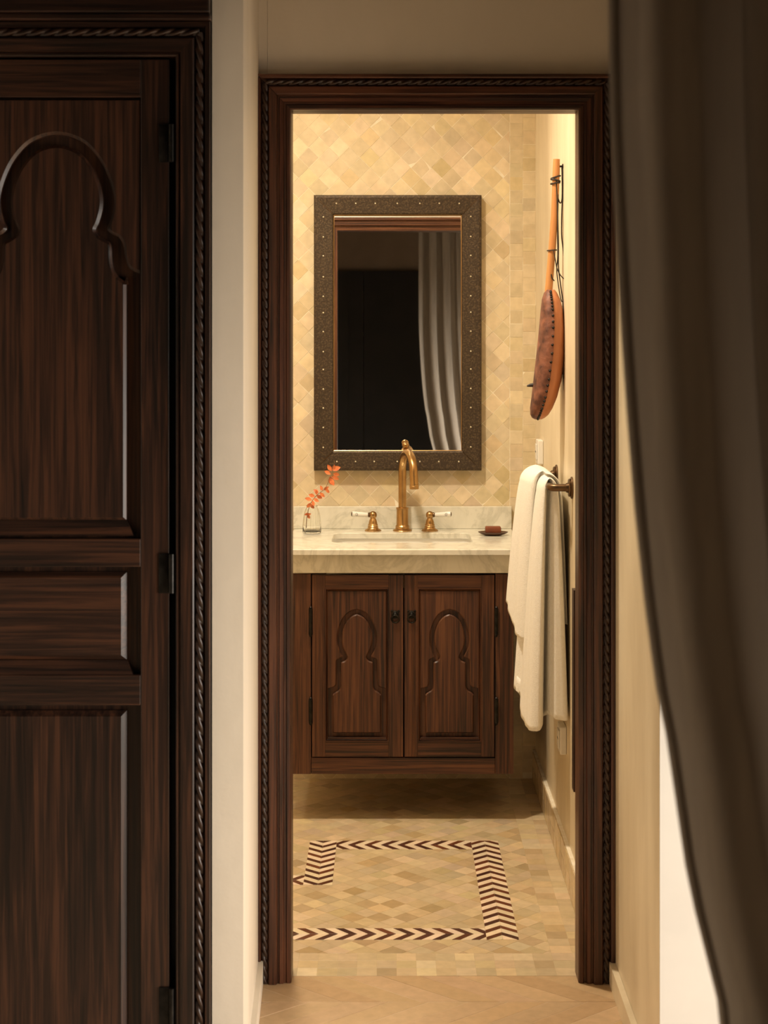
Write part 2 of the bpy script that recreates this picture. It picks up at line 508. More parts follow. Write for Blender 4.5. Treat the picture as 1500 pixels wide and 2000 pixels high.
class Tiler:
    """lays tiles in a plane: each tile near enough an own object, the rest one stuff part"""
    def __init__(s, parent, to_world, rotm, mat, stuffmat, name):
        s.parent, s.tw, s.rot, s.mat, s.smat, s.name = parent, to_world, rotm, mat, stuffmat, name
        s.items = []; s.cache = {}
    def add(s, poly, color, gap=.0010, thick=.0052, bev=.0006, tilt=.006, lift=.0006):
        a = abs(area2([Vector(p) for p in poly]))
        if a < 2.5e-5: return
        s.items.append((poly, color, gap, thick, bev, tilt, lift))
    def finish(s, visible, limit=300):
        scored = []
        for it in s.items:
            c = Vector((sum(p[0] for p in it[0])/len(it[0]), sum(p[1] for p in it[0])/len(it[0])))
            w = s.tw(c.x, c.y)
            scored.append((visible(w)*abs(area2([Vector(p) for p in it[0]])), c, w, it))
        scored.sort(key=lambda q: -q[0])
        sv = []; sf = []; sc = []
        for i, (score, c, w, it) in enumerate(scored):
            poly, color, gap, thick, bev, tilt, lift = it
            rnd = Matrix.Rotation(random.uniform(-tilt, tilt), 4, 'X') @ Matrix.Rotation(random.uniform(-tilt, tilt), 4, 'Y')
            lz = random.uniform(-lift, lift)
            loc = [(p[0]-c.x, p[1]-c.y) for p in poly]
            mw = Matrix.Translation(w) @ s.rot @ Matrix.Translation((0,0,lz)) @ rnd
            if score > 0 and i < limit:
                key = tuple(round(q, 5) for p in loc for q in p)
                me = s.cache.get(key)
                if me is None:
                    v, f = tile_shape(loc, gap, thick, bev)
                    me = bpy.data.meshes.new(s.name); me.from_pydata([tuple(q) for q in v], [], f)
                    me.materials.append(s.mat); s.cache[key] = me
                o = bpy.data.objects.new(s.name, me); COL.objects.link(o)
                o.color = (*color, 1)
                o.matrix_basis = mw
                attach(o, s.parent)
            else:
                v, f = tile_shape(loc, gap, thick, bev)
                n = len(sv); sv += [mw @ Vector(q) for q in v]
                sf += [[k+n for k in q] for q in f]; sc += [color]*len(f)
        if sv:
            me = bpy.data.meshes.new(s.name+'_field'); me.from_pydata([tuple(q) for q in sv], [], sf)
            at = me.attributes.new('shade', 'FLOAT_COLOR', 'FACE')
            for k, c in enumerate(sc): at.data[k].color = (*c, 1)
            me.materials.append(s.smat)
            o = bpy.data.objects.new(s.name+'_field', me); COL.objects.link(o); o['kind'] = 'stuff'
            attach(o, s.parent)

def shade(base, amp, odd=.08, oddc=None):
    k = 1+random.gauss(0, amp)
    c = [base[0]*k*(1+random.gauss(0,amp*.25)), base[1]*k, base[2]*k*(1+random.gauss(0,amp*.6))]
    if random.random() < odd:
        c = [x*y for x, y in zip(c, oddc or (.84,.80,.72))]
    return tuple(max(min(x, .92), .01) for x in c)

def photo_px(w):
    return VX+w.x*F/w.y, VY-(w.z-H)*F/w.y

TILE = (.70,.585,.405)
def diamond(cx, cy, h): return [(cx+h, cy), (cx, cy+h), (cx-h, cy), (cx, cy-h)]

# back wall: diamonds with an upright two-column border at the right corner
ROTW = Matrix(((1,0,0,0),(0,0,-1,0),(0,1,0,0),(0,0,0,1)))     # local z -> -Y
wt = Tiler(wall_back, lambda a, b_: Vector((a, YB+.004, b_)), ROTW, M['tile'], M['tile_stuff'], 'tile')
hd = .0356
cx0, cz0 = .1118, 2.124
for i in range(-54, 30):
    for j in range(-64, 28):
        if (i+j) % 2: continue
        cx, cz = cx0+i*hd, cz0+j*hd
        if cx < -1.78 or cx > .47 or cz < -.05 or cz > BCEIL+.05: continue
        if -.20 < cx < .26 and 1.13 < cz < 1.96: continue       # wholly behind the mirror
        if -.28 < cx < .37 and .25 < cz < .88: continue         # wholly behind the vanity
        p = clip(diamond(cx, cz, hd), -1.75, .4195, .0, BCEIL)
        if p: wt.add(p, shade(TILE, .06, .10, (.90,.87,.78)), tilt=.012, gap=.0014, bev=.0004)
for c in range(2):
    z = .02*c; 
    while z < BCEIL-.05:
        x0 = .4205+c*.0447
        wt.add([(x0, z), (x0+.0447, z), (x0+.0447, z+.0465), (x0, z+.0465)], shade((.665,.555,.38), .05, .12, (.9,.87,.78)), tilt=.009)
        z += .0465
def vis_wall(w):
    x, y = photo_px(w)
    if 540 < x < 1075 and 190 < y < 1010 and not (650 < x < 905 and 415 < y < 885): return 1.0
    return 0
wt.finish(vis_wall)

# bathroom floor
ROTF = Matrix.Identity(4)
ft = Tiler(bfloor, lambda a, b_: Vector((a, b_, -.004)), ROTF, M['ftile'], M['ftile_stuff'], 'floor_tile')
FT = (.64,.50,.315)
rects = [(-.1595, .2495, 4.398, 5.072), (-1.75, -.1595, 4.398, 4.745), (-1.75, .405, 5.156, 5.878), (.332, .405, 4.316, 5.156),
         (-1.75, -.2415, 4.827, 5.156), (-1.75, .405, 4.222, 4.316)]
for i in range(-55, 20):
    for j in range(0, 52):
        if (i+j) % 2: continue
        cx, cy = .045+i*.0352, 4.20+j*.0352
        col = shade(FT, .085, .14, (.84,.79,.72))
        whole = lambda q: (-.1595 < q[0] < .2495 and 4.398 < q[1] < 5.072) or (q[0] <= -.1595 and 4.398 < q[1] < 4.745)
        dq = diamond(cx, cy, .0352)
        if all(whole(((dq[a][0]*t+dq[a-1][0]*(1-t)), (dq[a][1]*t+dq[a-1][1]*(1-t)))) for a in range(4) for t in (0, .25, .5, .75)):
            ft.add(dq, col, thick=.0036, bev=.0003, tilt=.0015, lift=.0001, gap=.0006); continue
        for r in rects:
            p = clip(diamond(cx, cy, .0352), *r)
            if p: ft.add(p, col, thick=.0036, bev=.0003, tilt=.0015, lift=.0001, gap=.0006)
def squares(x0, x1, y0, y1, nx, ny):
    for i in range(nx):
        for j in range(ny):
            a, b_ = x0+(x1-x0)*i/nx, y0+(y1-y0)*j/ny
            ft.add([(a, b_), (a+(x1-x0)/nx, b_), (a+(x1-x0)/nx, b_+(y1-y0)/ny), (a, b_+(y1-y0)/ny)],
                   shade(FT, .07, .22, random.choice([(.80,.76,.72), (1.12,1.16,1.22), (.86,.82,.76)])), thick=.0036, bev=.0003, tilt=.0015, lift=.0001, gap=.0006)
squares(-.90, .405, 4.0745, 4.222, 27, 3)
squares(.405, .51, 4.0745, 5.878, 2, 36)
def vis_floor(w):
    x, y = photo_px(w)
    return (w.y**-3)*100 if (545 < x < 1150 and 1500 < y < 1912) else 0
ft.finish(vis_floor)

# brown and cream chevron border let into the floor
dk = Tiler(bfloor, lambda a, b_: Vector((a, b_, -.004)), ROTF, M['ftile'], M['ftile_stuff'], 'brown_border_tile')
pl = Tiler(bfloor, lambda a, b_: Vector((a, b_, -.004)), ROTF, M['ftile'], M['ftile_stuff'], 'cream_border_tile')
def border(axis, lo, hi, t0, t1, sgn, phase=0.0, pitch=.0500, dw=.0222, rise=.036):
    """strip between lo..hi across and t0..t1 along; sgn: which way the arrows point"""
    mid = (lo+hi)/2
    n0 = int((t0-phase)/pitch)-3; n1 = int((t1-phase)/pitch)+3
    for k in range(n0, n1):
        for (tiler, a, b_, red) in ((dk, 0, dw, True), (pl, dw, pitch, False)):
            for (e, m_) in ((lo, mid), (mid, hi)):
                s0 = phase+k*pitch
                edge = lo if e == lo else hi
                def sh(c): return sgn*rise*(1-abs(c-mid)/(hi-mid))
                q = [(s0+a+sh(e), e), (s0+b_+sh(e), e), (s0+b_+sh(m_), m_), (s0+a+sh(m_), m_)]
                if axis == 'y': q = [(c, t) for t, c in q]
                r = (t0, t1, lo, hi) if axis == 'x' else (lo, hi, t0, t1)
                q = clip(q, *r)
                if q:
                    if red: col = shade(random.choice([(.105,.035,.018), (.085,.030,.018), (.15,.048,.02)]), .10, 0)
                    else: col = shade(random.choice([(.86,.71,.53), (.88,.70,.53), (.82,.69,.49)]), .04, 0)
                    tiler.add(q, col, thick=.0042, bev=.0004, tilt=.0015, lift=.0002, gap=.0005)
border('y', .2495, .332, 4.316, 5.156, 1, .012)
border('x', 4.316, 4.398, -.80, .2495, 1, .010)
border('x', 5.072, 5.156, -.1595, .2495, -1, .010)
border('y', -.2415, -.1595, 4.745, 5.156, -1, .020)
border('x', 4.745, 4.827, -.80, -.2415, -1, .000)
dk.finish(vis_floor); pl.finish(vis_floor)

# bedroom floor planks in chevron rows
pk = Tiler(floor, lambda a, b_: Vector((a, b_, -.006)), ROTF, M['plank'], M['plank'], 'plank')
row = .158; y1 = 4.074; k = 0
while y1 > 2.9:
    y0 = y1-row
    sg = 1 if k % 2 == 0 else -1
    for i in range(-14, 22):
        a = -.02+i*.092+ (0.02 if sg < 0 else 0)
        d = row*1.18
        q = [(a, y1), (a+.092, y1), (a+.092+sg*d, y0), (a+sg*d, y0)]
        q = clip(q, -.352, .538 if y1 > YW else 1.2, y0, y1)
        if q: pk.add(q, shade((.56,.385,.225), .05, .1, (.92,.88,.82)), gap=.0022, thick=.0055, bev=.0004, tilt=.0015, lift=.0003)
    y1 = y0; k += 1
pk.finish(lambda w: 1.0)

# skirting of small tiles along the right bathroom wall
sk = tag(box('baseboard_bathroom', .499, XR, 4.12, 5.879, 0, .100, M['grout']), 'tiled skirting at the foot of the right bathroom wall', 'baseboard', kind=S)
ROTS = Matrix(((0,0,-1,0),(1,0,0,0),(0,1,0,0),(0,0,0,1)))     # local z -> -X
st = Tiler(sk, lambda a, b_: Vector((.499, a, b_)), ROTS, M['tile'], M['tile_stuff'], 'skirting_tile')
for i in range(36):
    for j in range(2):
        y0 = 4.125+i*.0480
        st.add([(y0, .002+j*.049), (y0+.0472, .002+j*.049), (y0+.0472, .051+j*.049), (y0, .051+j*.049)], shade(FT, .07, .15), thick=.0035, bev=.0006, tilt=.003)
st.finish(lambda w: 1.0)

# ------------------------------------------------------------------ door casing
OX0, OX1, OZ = -.2335, .4515, 2.0820
PROF = [(-.0, -.03), (0, .0), (.003, .004), (.010, .004), (.012, .001), (.017, .001), (.019, .007), (.027, .008), (.0285, .004), (.0325, .004),
        (.034, .012), (.036, .014), (.051, .014), (.053, .012), (.0545, .004), (.0705, .004), (.072, .013), (.074, .015), (.080, .015), (.0815, .012), (.0815, -.022)]
def scale_prof(w): return [(u*w/.0815, d) for u, d in PROF]
dr = empty('door_1', (.107, YD, 0), 'dark carved wooden door casing with rope moulding around the bathroom doorway', 'doorway', kind=S)
rect = (OX0, OX1, 0, OZ)
frame_member(rect, 'l', scale_prof(.0815), YD, open_bottom=True).build('jamb', M['case_z'], dr)
frame_member(rect, 'r', scale_prof(.0870), YD, open_bottom=True).build('jamb', M['case_z'], dr)
hm = MB()
A = []; B = []
for (u, d) in PROF:
    ul, ur, ut = u, u*.0870/.0815, u*.084/.0815
    A.append((OX0-ul, YD-d, OZ+ut)); B.append((OX1+ur, YD-d, OZ+ut))
n = len(PROF)
hm.add(A+B, [(k, k+1, n+k+1, n+k) for k in range(n-1)]+[(n-1, 0, n, 2*n-1), tuple(range(n)), tuple(range(n, 2*n))])
hm.build('head', M['case_x'], dr)
rope((OX0-.0625, YD-.005, 0.002), (OX0-.0625, YD-.005, OZ+.062), .0085, .0235).build('rope_moulding', M['rope'], dr, True, 80)
rope((OX1+.0667, YD-.005, 0.002), (OX1+.0667, YD-.005, OZ+.062), .0085, .0235).build('rope_moulding', M['rope'], dr, True, 80)
rope((OX0-.060, YD-.005, OZ+.0644), (OX1+.063, YD-.005, OZ+.0644), .0085, .0235).build('rope_moulding', M['rope'], dr, True, 80)
# casing on the bathroom side and the lining between
for side, nm, mt in (('l', 'jamb_lining', 'case_z'), ('r', 'jamb_lining', 'case_z'), ('t', 'head_lining', 'case_x')):
    frame_member((OX0+.0002, OX1-.0002, 0, OZ-.0002), side, [(0, -.039), (0, .0), (.02, .0), (.058, .0), (.058, -.039)], YD+.070, sgn=1, open_bottom=True).build(nm, M[mt], dr)
BP = [(.0, 0), (.0, .006), (.012, .008), (.014, .004), (.022, .004), (.024, .012), (.038, .013), (.040, .006), (.046, .006), (.048, .015), (.060, .015), (.060, 0)]
for side, nm, mt in (('l', 'back_casing', 'van_z'), ('t', 'back_casing', 'van_x')):
    frame_member((OX0, OX1, 0, OZ), side, BP, 4.1005, sgn=1, open_bottom=True).build(nm, M[mt], dr)

# ------------------------------------------------------------------ panelled doors with carved arch
def half_outline(pts, cx, W, n=4):
    """right half outline points (dx, y) in photo pixels, top to bottom -> plane points (X, Z)"""
    return [Vector(W(cx+q.x, q.y)) for q in catmull([(a, b_, 0) for a, b_ in pts], n)]

def offset_open(p, d, cx):
    """move an open half outline sideways by d (to the right of its downward run)"""
    out = []
    for i in range(len(p)):
        t = (p[min(i+1, len(p)-1)]-p[max(i-1, 0)]).normalized()
        q = p[i]+Vector((-t.y, t.x))*d
        if i == 0: q.x = cx
        out.append(q)
    for i in range(1, len(out)):                 # keep the run going down
        if out[i].y > out[i-1].y: out[i].y = out[i-1].y
    return out

def arch_panel(door, W, cx, hw, yt, yb, fpts, opts, yface, rec, field_back, mz, bev):
    """recessed panel with raised arch-headed field and raised spandrel"""
    X0 = W(cx, 0)[0]
    mir_ = lambda q: Vector((2*X0-q.x, q.y))
    y0, y1, y2 = yface+field_back, yface+field_back+bev*.9, yface+rec
    # field
    o = half_outline(fpts, cx, W); i_ = offset_open(o, -bev, X0)
    n = len(o)
    i_[-1].y = o[-1].y+bev
    v = []
    for ring_, y in ((i_, y0), (o, y1), (o, y2)):
        v += [(q.x, y, q.y) for q in ring_]+[(mir_(q).x, y, q.y) for q in ring_]
    f = []
    for k in range(n-1):
        f.append((k, k+1, n+k+1, n+k))                                    # front
        for r in (0, 2*n):
            f.append((r+k, r+k+1, r+2*n+k+1, r+2*n+k)); f.append((r+n+k, r+n+k+1, r+3*n+k+1, r+3*n+k))
    for r in (0, 2*n): f.append((r+n-1, r+2*n-1, r+4*n-1, r+3*n-1))
    mk('arch_field', v, f, mz, door)
    # spandrel
    o = half_outline(opts, cx, W); i_ = offset_open(o, bev, X0); n = len(o)
    E = W(cx+hw, yt); ex, ez = E
    v = []; f = []
    for sg in (1, -1):
        b0 = len(v)
        fx_ = (lambda x: x) if sg > 0 else (lambda x: 2*X0-x)
        v += [(fx_(min(q.x, ex)), y0, q.y) for q in i_]+[(fx_(ex), y0, q.y) for q in i_]
        v += [(fx_(min(q.x, ex)), y1, q.y) for q in o]+[(fx_(min(q.x, ex)), y2, q.y) for q in o]
        v += [(fx_(X0), y0, ez), (fx_(ex), y0, ez)]
        for k in range(n-1):
            f.append((b0+k, b0+k+1, b0+n+k+1, b0+n+k))
            f.append((b0+k, b0+k+1, b0+2*n+k+1, b0+2*n+k))
            f.append((b0+2*n+k, b0+2*n+k+1, b0+3*n+k+1, b0+3*n+k))
        f.append((b0, b0+n, b0+4*n+1, b0+4*n))
    mk('spandrel', v, f, mz, door)

# ------------------------------------------------------------------ wardrobe
def WW(x, y): return ((x-760)/982.0, H-(y-650)/982.0)
ward = empty('wardrobe', (-.66, YW+.2, 0), 'tall dark wooden wardrobe with arched door panel and rope-carved frame', 'wardrobe')
box('carcass', -.972, -.356, YW+.06, 3.99, .0, 2.38, M['dark_void'], ward)
wx = lambda x: WW(x, 0)[0]
wz = lambda y: WW(0, y)[1]
fr = (wx(-125), wx(345), 0, wz(112))
WP = [(0, -.05), (0, .012), (.002, .014), (.005, .014), (.006, .010), (.009, .010), (.010, .016), (.034, .018), (.0365, .016), (.038, .006),
      (.056, .006), (.0575, .014), (.059, .018), (.067, .018), (.0682, .016), (.0682, -.05)]
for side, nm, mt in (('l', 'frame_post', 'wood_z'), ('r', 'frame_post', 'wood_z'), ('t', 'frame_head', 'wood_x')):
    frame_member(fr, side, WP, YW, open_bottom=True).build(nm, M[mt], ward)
xr = fr[1]+.047
rope((xr, YW-.008, .0), (xr, YW-.008, fr[3]+.047), .0095, .0275).build('rope_moulding', M['rope'], ward, True, 80)
xl = fr[0]-.047
rope((xl, YW-.008, .0), (xl, YW-.008, fr[3]+.047), .0095, .0275).build('rope_moulding', M['rope'], ward, True, 80)
rope((xl, YW-.008, fr[3]+.0475), (xr, YW-.008, fr[3]+.0475), .0095, .0275).build('rope_moulding', M['rope'], ward, True, 80)
cz = wz(44)
c = MB(); c.box(-.985, wx(412), YW-.036, YW+.058, cz+.014, 2.40, .003); c.box(-.982, wx(413.5), YW-.030, YW+.058, cz, cz+.0135, .003)
c.build('cornice', M['wood_x'], ward)
door = empty('door', (wx(110), YW, .05)); attach(door, None)
door.parent = ward; door.matrix_parent_inverse = Matrix.Translation(-Vector(ward.location))
yf = YW-.002; T = .028
x0, x1 = wx(-112), wx(331)
zt, zb = wz(116), .04
sx0, sx1 = wx(-55), wx(275)
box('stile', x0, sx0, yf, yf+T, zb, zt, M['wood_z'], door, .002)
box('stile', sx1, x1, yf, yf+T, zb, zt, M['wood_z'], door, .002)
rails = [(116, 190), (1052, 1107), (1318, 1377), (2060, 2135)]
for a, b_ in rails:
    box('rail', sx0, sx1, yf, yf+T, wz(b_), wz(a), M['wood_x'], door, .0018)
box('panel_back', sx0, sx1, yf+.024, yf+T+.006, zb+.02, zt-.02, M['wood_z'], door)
fw = [(0,283),(20,286),(45,298),(68,324),(83,355),(90,385),(89,410),(82,435),(76,448),(80,458),(91,466),(103,473),(107,484),(108,505),(112,526),(122,542),(135,550)]
fw2 = fw+[(136,560),(136,790),(136,1016)]
ow = [(0,262),(25,266),(56,281),(84,313),(101,348),(110,380),(110,405),(104,430),(98,446),(106,456),(120,463),(129,477),(133,500),(139,520),(151,530),(163,534)]
arch_panel(door, WW, 110, 163, 196, 0, fw2, ow, yf, .025, .004, M['wood_z'], .006)
for a, b_, mt in ((1119, 1290, 'wood_x'), (1390, 2046, 'wood_z')):
    q = [WW(-25, b_), WW(246, b_), WW(246, a), WW(-25, a)]
    prism_xz(q, yf+.004, yf+.025, .010, .009).build('panel', M[mt], door)
# sloping lower edge below each field
for b_ in (1016, 1290):
    zc = wz(b_)
    v = [(wx(-26), yf+.012, zc-.001), (wx(247), yf+.012, zc-.001), (wx(260), yf+.003, wz(b_+30)), (wx(-40), yf+.003, wz(b_+30)),
         (wx(-26), yf+.025, zc-.001), (wx(247), yf+.025, zc-.001), (wx(260), yf+.025, wz(b_+30)), (wx(-40), yf+.025, wz(b_+30))]
    mk('panel_moulding', v, [(0,1,2,3),(4,5,6,7),(0,1,5,4),(1,2,6,5),(2,3,7,6),(3,0,4,7)], M['wood_x'], door)
for ya, yb_ in ((243, 318), (1080, 1158), (1926, 2004)):
    h = MB()
    h.lathe([(.004,0),(.0062,.001),(.0062,wz(ya)-wz(yb_)-.001),(.004,wz(ya)-wz(yb_))], (wx(336), yf-.006, wz(yb_)), n=14)
    h.box(wx(311), wx(334), yf-.0035, yf-.0005, wz(yb_), wz(ya), .001)
    h.build('hinge', M['iron'], door, True, 40)

# ------------------------------------------------------------------ vanity cabinet
SV = 617.0
YC = F/SV
def VW(x, y): return ((x-760)/SV, H-(y-650)/SV)
vx = lambda x: VW(x, 0)[0]
vz = lambda y: VW(0, y)[1]
van = empty('vanity_cabinet', (.04, 5.6, .153), 'dark wooden floating vanity cabinet with two arch-carved doors', 'cabinet')
cc0, cc1, cz0_, cz1_ = vx(570), vx(1000), vz(1512)+.002, vz(1121)
box('side_panel', cc0, cc0+.018, YC+.028, YB-.004, cz0_, cz1_, M['van_z'], van)
box('side_panel', cc1-.018, cc1, YC+.028, YB-.004, cz0_, cz1_, M['van_z'], van)
box('bottom_panel', cc0+.0185, cc1-.0185, YC+.028, YB-.004, cz0_, cz0_+.018, M['van_z'], van)
box('back_panel', cc0+.0185, cc1-.0185, YB-.014, YB-.004, cz0_+.0185, cz1_, M['van_z'], van)
box('stile', vx(566), vx(607.5), YC, YC+.027, vz(1512), vz(1121), M['van_z'], van, .0015)
box('stile', vx(967.5), vx(1003), YC, YC+.027, vz(1512), vz(1121), M['van_z'], van, .0015)
box('bottom_rail', vx(608), vx(967), YC+.001, YC+.027, vz(1512), vz(1480), M['van_x'], van, .0015)
fv = [(0,1200),(10,1204),(20,1214),(27,1230),(30,1247),(28,1263),(22,1277),(19,1285),(23,1291),(30,1294),(31.5,1300),(32,1338),(35,1348),(41,1352),(46,1356),(47,1364),(47,1432)]
ov = [(0,1191),(13,1195),(26,1207),(35,1228),(38,1247),(36,1264),(30,1278),(28,1283),(32,1286),(38,1289),(40,1297),(40,1334),(43,1341),(49,1344),(57,1346)]
for (a, b_, cx, kx, edge) in ((609.5, 787.5, 697, 772, 607), (790, 965.5, 878, 804, 969)):
    d = empty('door', (vx(cx), YC, vz(1300)))
    d.parent = van; d.matrix_parent_inverse = Matrix.Translation(-Vector(van.location))
    yf = YC-.002; T = .026
    top, bot = vz(1123), vz(1478)
    i0, i1 = vx(cx-62), vx(cx+62)
    box('stile', vx(a), i0, yf, yf+T, bot, top, M['van_z'], d, .0012)
    box('stile', i1, vx(b_), yf, yf+T, bot, top, M['van_z'], d, .0012)
    box('rail', i0, i1, yf, yf+T, vz(1149), top, M['van_x'], d, .0012)
    box('rail', i0, i1, yf, yf+T, bot, vz(1448), M['van_x'], d, .0012)
    box('panel_back', i0, i1, yf+.018, yf+T-.001, vz(1448), vz(1149), M['van_z'], d)
    # bead round the panel
    for side in 'lrtb':
        frame_member((i0+.008, i1-.008, vz(1448)+.008, vz(1149)-.008), side, [(0, -.016), (0, -.004), (.002, -.001), (.004, -.004), (.0055, .002), (.0078, .002), (.0078, -.016)], yf).build('bead', M['van_x' if side in 'tb' else 'van_z'], d)
    # reeds on the stiles
    for xx in ((vx(a)+.010, vx(a)+.016, i0-.008) if cx < 780 else (i0-.008, i0-.014, i0-.020, vx(b_)-.012)):
        MB().tube([(xx, yf+.0004, bot+.002), (xx, yf+.0004, top-.002)], .0019, 8).build('reed', M['van_z'], d, True)
    arch_panel(d, VW, cx, 56.5, 1155, 0, fv, ov, yf, .019, .0035, M['van_z'], .0035)
    zc = vz(1438)
    box('sill', vx(cx-57), vx(cx+57), yf+.001, yf+.017, vz(1443), zc-.0035, M['van_x'], d, .001)
    # ring pull
    k = MB(); kx_, kz = vx(kx), vz(1203)
    k.lathe([(.013,0),(.013,.003),(.009,.005),(.007,.010),(.004,.013)], (kx_, yf, kz+.005), (0,-1,0), 14)
    for q in range(4):
        k.lathe([(.004,0),(.004,.003),(.001,.005)], (kx_+.015*math.cos(q*PI/2+PI/4), yf, kz+.005+.015*math.sin(q*PI/2+PI/4)), (0,-1,0), 8)
    pull = k.build('pull', M['iron'], d, True)
    MB().tube([(kx_+.012*math.sin(t*PI/8), yf-.010-.003*math.cos(t*PI/8), kz-.008+.012*math.cos(t*PI/8)) for t in range(17)], .0026, 8).build('ring', M['iron'], pull, True)
    for ya, yb_ in ((1187, 1240), (1364, 1412)):
        h = MB(); L = vz(ya)-vz(yb_)
        h.lathe([(.002,-.006),(.005,-.002),(.004,0),(.0062,.001),(.0062,L-.001),(.004,L),(.005,L+.002),(.002,L+.006)], (vx(edge), yf-.005, vz(yb_)), n=12)
        h.build('hinge', M['iron'], d, True)

# ------------------------------------------------------------------ marble counter with basin
TOP = .870
SX0, SX1, SY0, SY1 = -.332, .426, 5.31, 5.876
ct = empty('vanity_counter', (.047, 5.6, .80), 'pale veined marble counter with backsplash and sunken basin', 'counter')
def rrect(x0, x1, y0, y1, r, n=6):
    out = []
    for (cx, cy, a0) in ((x1-r, y1-r, 0), (x0+r, y1-r, PI/2), (x0+r, y0+r, PI), (x1-r, y0+r, 3*PI/2)):
        for k in range(n+1):
            a = a0+PI/2*k/n
            out.append((cx+r*math.cos(a), cy+r*math.sin(a)))
    return out
BX0, BX1, BY0, BY1 = -.187, .272, 5.475, 5.742
hole = rrect(BX0, BX1, BY0, BY1, .035)
def outer_pt(p):
    cx, cy = (BX0+BX1)/2, (BY0+BY1)/2
    dx, dy = p[0]-cx, p[1]-cy
    t = min(((SX1 if dx > 0 else SX0)-cx)/dx if abs(dx) > 1e-9 else 9e9, ((SY1 if dy > 0 else SY0)-cy)/dy if abs(dy) > 1e-9 else 9e9)
    return (cx+dx*t, cy+dy*t)
outl = [outer_pt(p) for p in hole]
for cxy in ((SX1,SY1),(SX0,SY1),(SX0,SY0),(SX1,SY0)):     # snap nearest to the slab corners
    k = min(range(len(outl)), key=lambda i: (outl[i][0]-cxy[0])**2+(outl[i][1]-cxy[1])**2); outl[k] = cxy
n = len(hole); v = []; f = []
zb = TOP-.019
e = .003
def shrink(p):
    return (min(max(p[0], SX0+e), SX1-e), min(max(p[1], SY0+e), SY1))
rings = [[(p[0], p[1], zb) for p in hole], [(p[0], p[1], TOP-.002) for p in hole],
         [(p[0]+(p[0]-.0425)*.008, p[1]+(p[1]-5.61)*.012, TOP) for p in hole],
         [(*shrink(p), TOP) for p in outl], [(p[0], p[1], TOP-e) for p in outl], [(p[0], p[1], zb+.001) for p in outl], [(*shrink(p), zb) for p in outl]]
for r in rings: v += r
for i in range(len(rings)):
    i2 = (i+1) % len(rings)
    for k in range(n):
        k2 = (k+1) % n
        f.append((i*n+k, i*n+k2, i2*n+k2, i2*n+k))
mk('slab', v, f, M['marble'], ct)
ap = MB()
ap.box(-.312, .402, 5.333, 5.355, .7915, zb-.0005, .001)
ap.build('apron', M['marble'], ct)
box('apron_side', .380, .402, 5.3555, 5.876, .7915, zb-.0005, M['marble'], ct)
box('backsplash', SX0, SX1-.001, 5.858, 5.876, TOP+.0003, TOP+.0775, M['marble'], ct, .0015)
bh = rrect(BX0-.006, BX1+.006, BY0-.006, BY1+.006, .04); v = []; f = []
levels = [(1.0, zb-.0003), (1.0, zb-.035), (.985, zb-.085), (.93, zb-.11), (.6, zb-.118), (.12, zb-.122)]
outs = [(1.06, zb-.0003), (1.05, zb-.09), (.96, zb-.128), (.12, zb-.130)]
ccx, ccy = (BX0+BX1)/2, (BY0+BY1)/2
allr = [[(ccx+(p[0]-ccx)*s_, ccy+(p[1]-ccy)*s_, z) for p in bh] for s_, z in levels]+[[(ccx+(p[0]-ccx)*s_, ccy+(p[1]-ccy)*s_, z) for p in bh] for s_, z in outs[::-1]]
n = len(bh)
for r in allr: v += r
for i in range(len(allr)):
    i2 = (i+1) % len(allr)
    for k in range(n):
        f.append((i*n+k, i*n+(k+1) % n, i2*n+(k+1) % n, i2*n+k))
mk('basin', v, f, M['porcelain'], ct, True, 50)
MB().lathe([(.020,0),(.020,.003),(.010,.004)], (ccx, ccy, zb-.1235), n=20).build('drain', M['brass'], ct, True)

# ------------------------------------------------------------------ tap and handles
YT = 5.800
tx = .0455
tap = empty('basin_faucet', (tx, YT, TOP), 'tall brass gooseneck faucet with ball finial behind the basin', 'faucet')
MB().lathe([(.032,0),(.033,.002),(.031,.005),(.025,.008),(.0235,.013),(.0245,.016),(.0225,.019),(.0205,.022),(.0202,.074),(.0215,.075),(.0215,.080),(.019,.081),(.0135,.082)], (tx, YT, TOP), n=36).build('base', M['brass'], tap, True, 35)
fx, fy = tx+.036, YT-.165
path = []
path += [(tx, YT, TOP+.080+.016*k) for k in range(9)]
R_ = .5
cz_ = TOP+.208
for k in range(1, 19):
    a = PI*k/18*.97
    w_ = (1-math.cos(a))/2
    path.append((tx+(fx-tx)*w_, YT+(fy-YT)*w_, cz_+.066*math.sin(a)))
path += [(fx+.0015, fy-.004, cz_-.020), (fx+.002, fy-.006, cz_-.034)]
rr = [.0135]*9+[.0135+.0008*k/18 for k in range(18)]+[.0142, .0142]
MB().tube(path, rr, 20).build('spout', M['brass'], tap, True, 50)
MB().lathe([(.0125,.0),(.0155,.001),(.016,.010),(.015,.011),(.0155,.013),(.0145,.016),(.010,.0165)], (fx+.002, fy-.006, cz_-.049), n=24).build('aerator', M['brass'], tap, True, 40)
tpx, tpy = tx+(fx-tx)*.30, YT+(fy-YT)*.30
MB().lathe([(.009,0),(.0085,.004),(.011,.006),(.008,.008),(.010,.011),(.0125,.016),(.0120,.021),(.008,.0255),(.002,.028)], (tpx, tpy, cz_+.066+.006), n=22).build('finial', M['brass'], tap, True, 50)
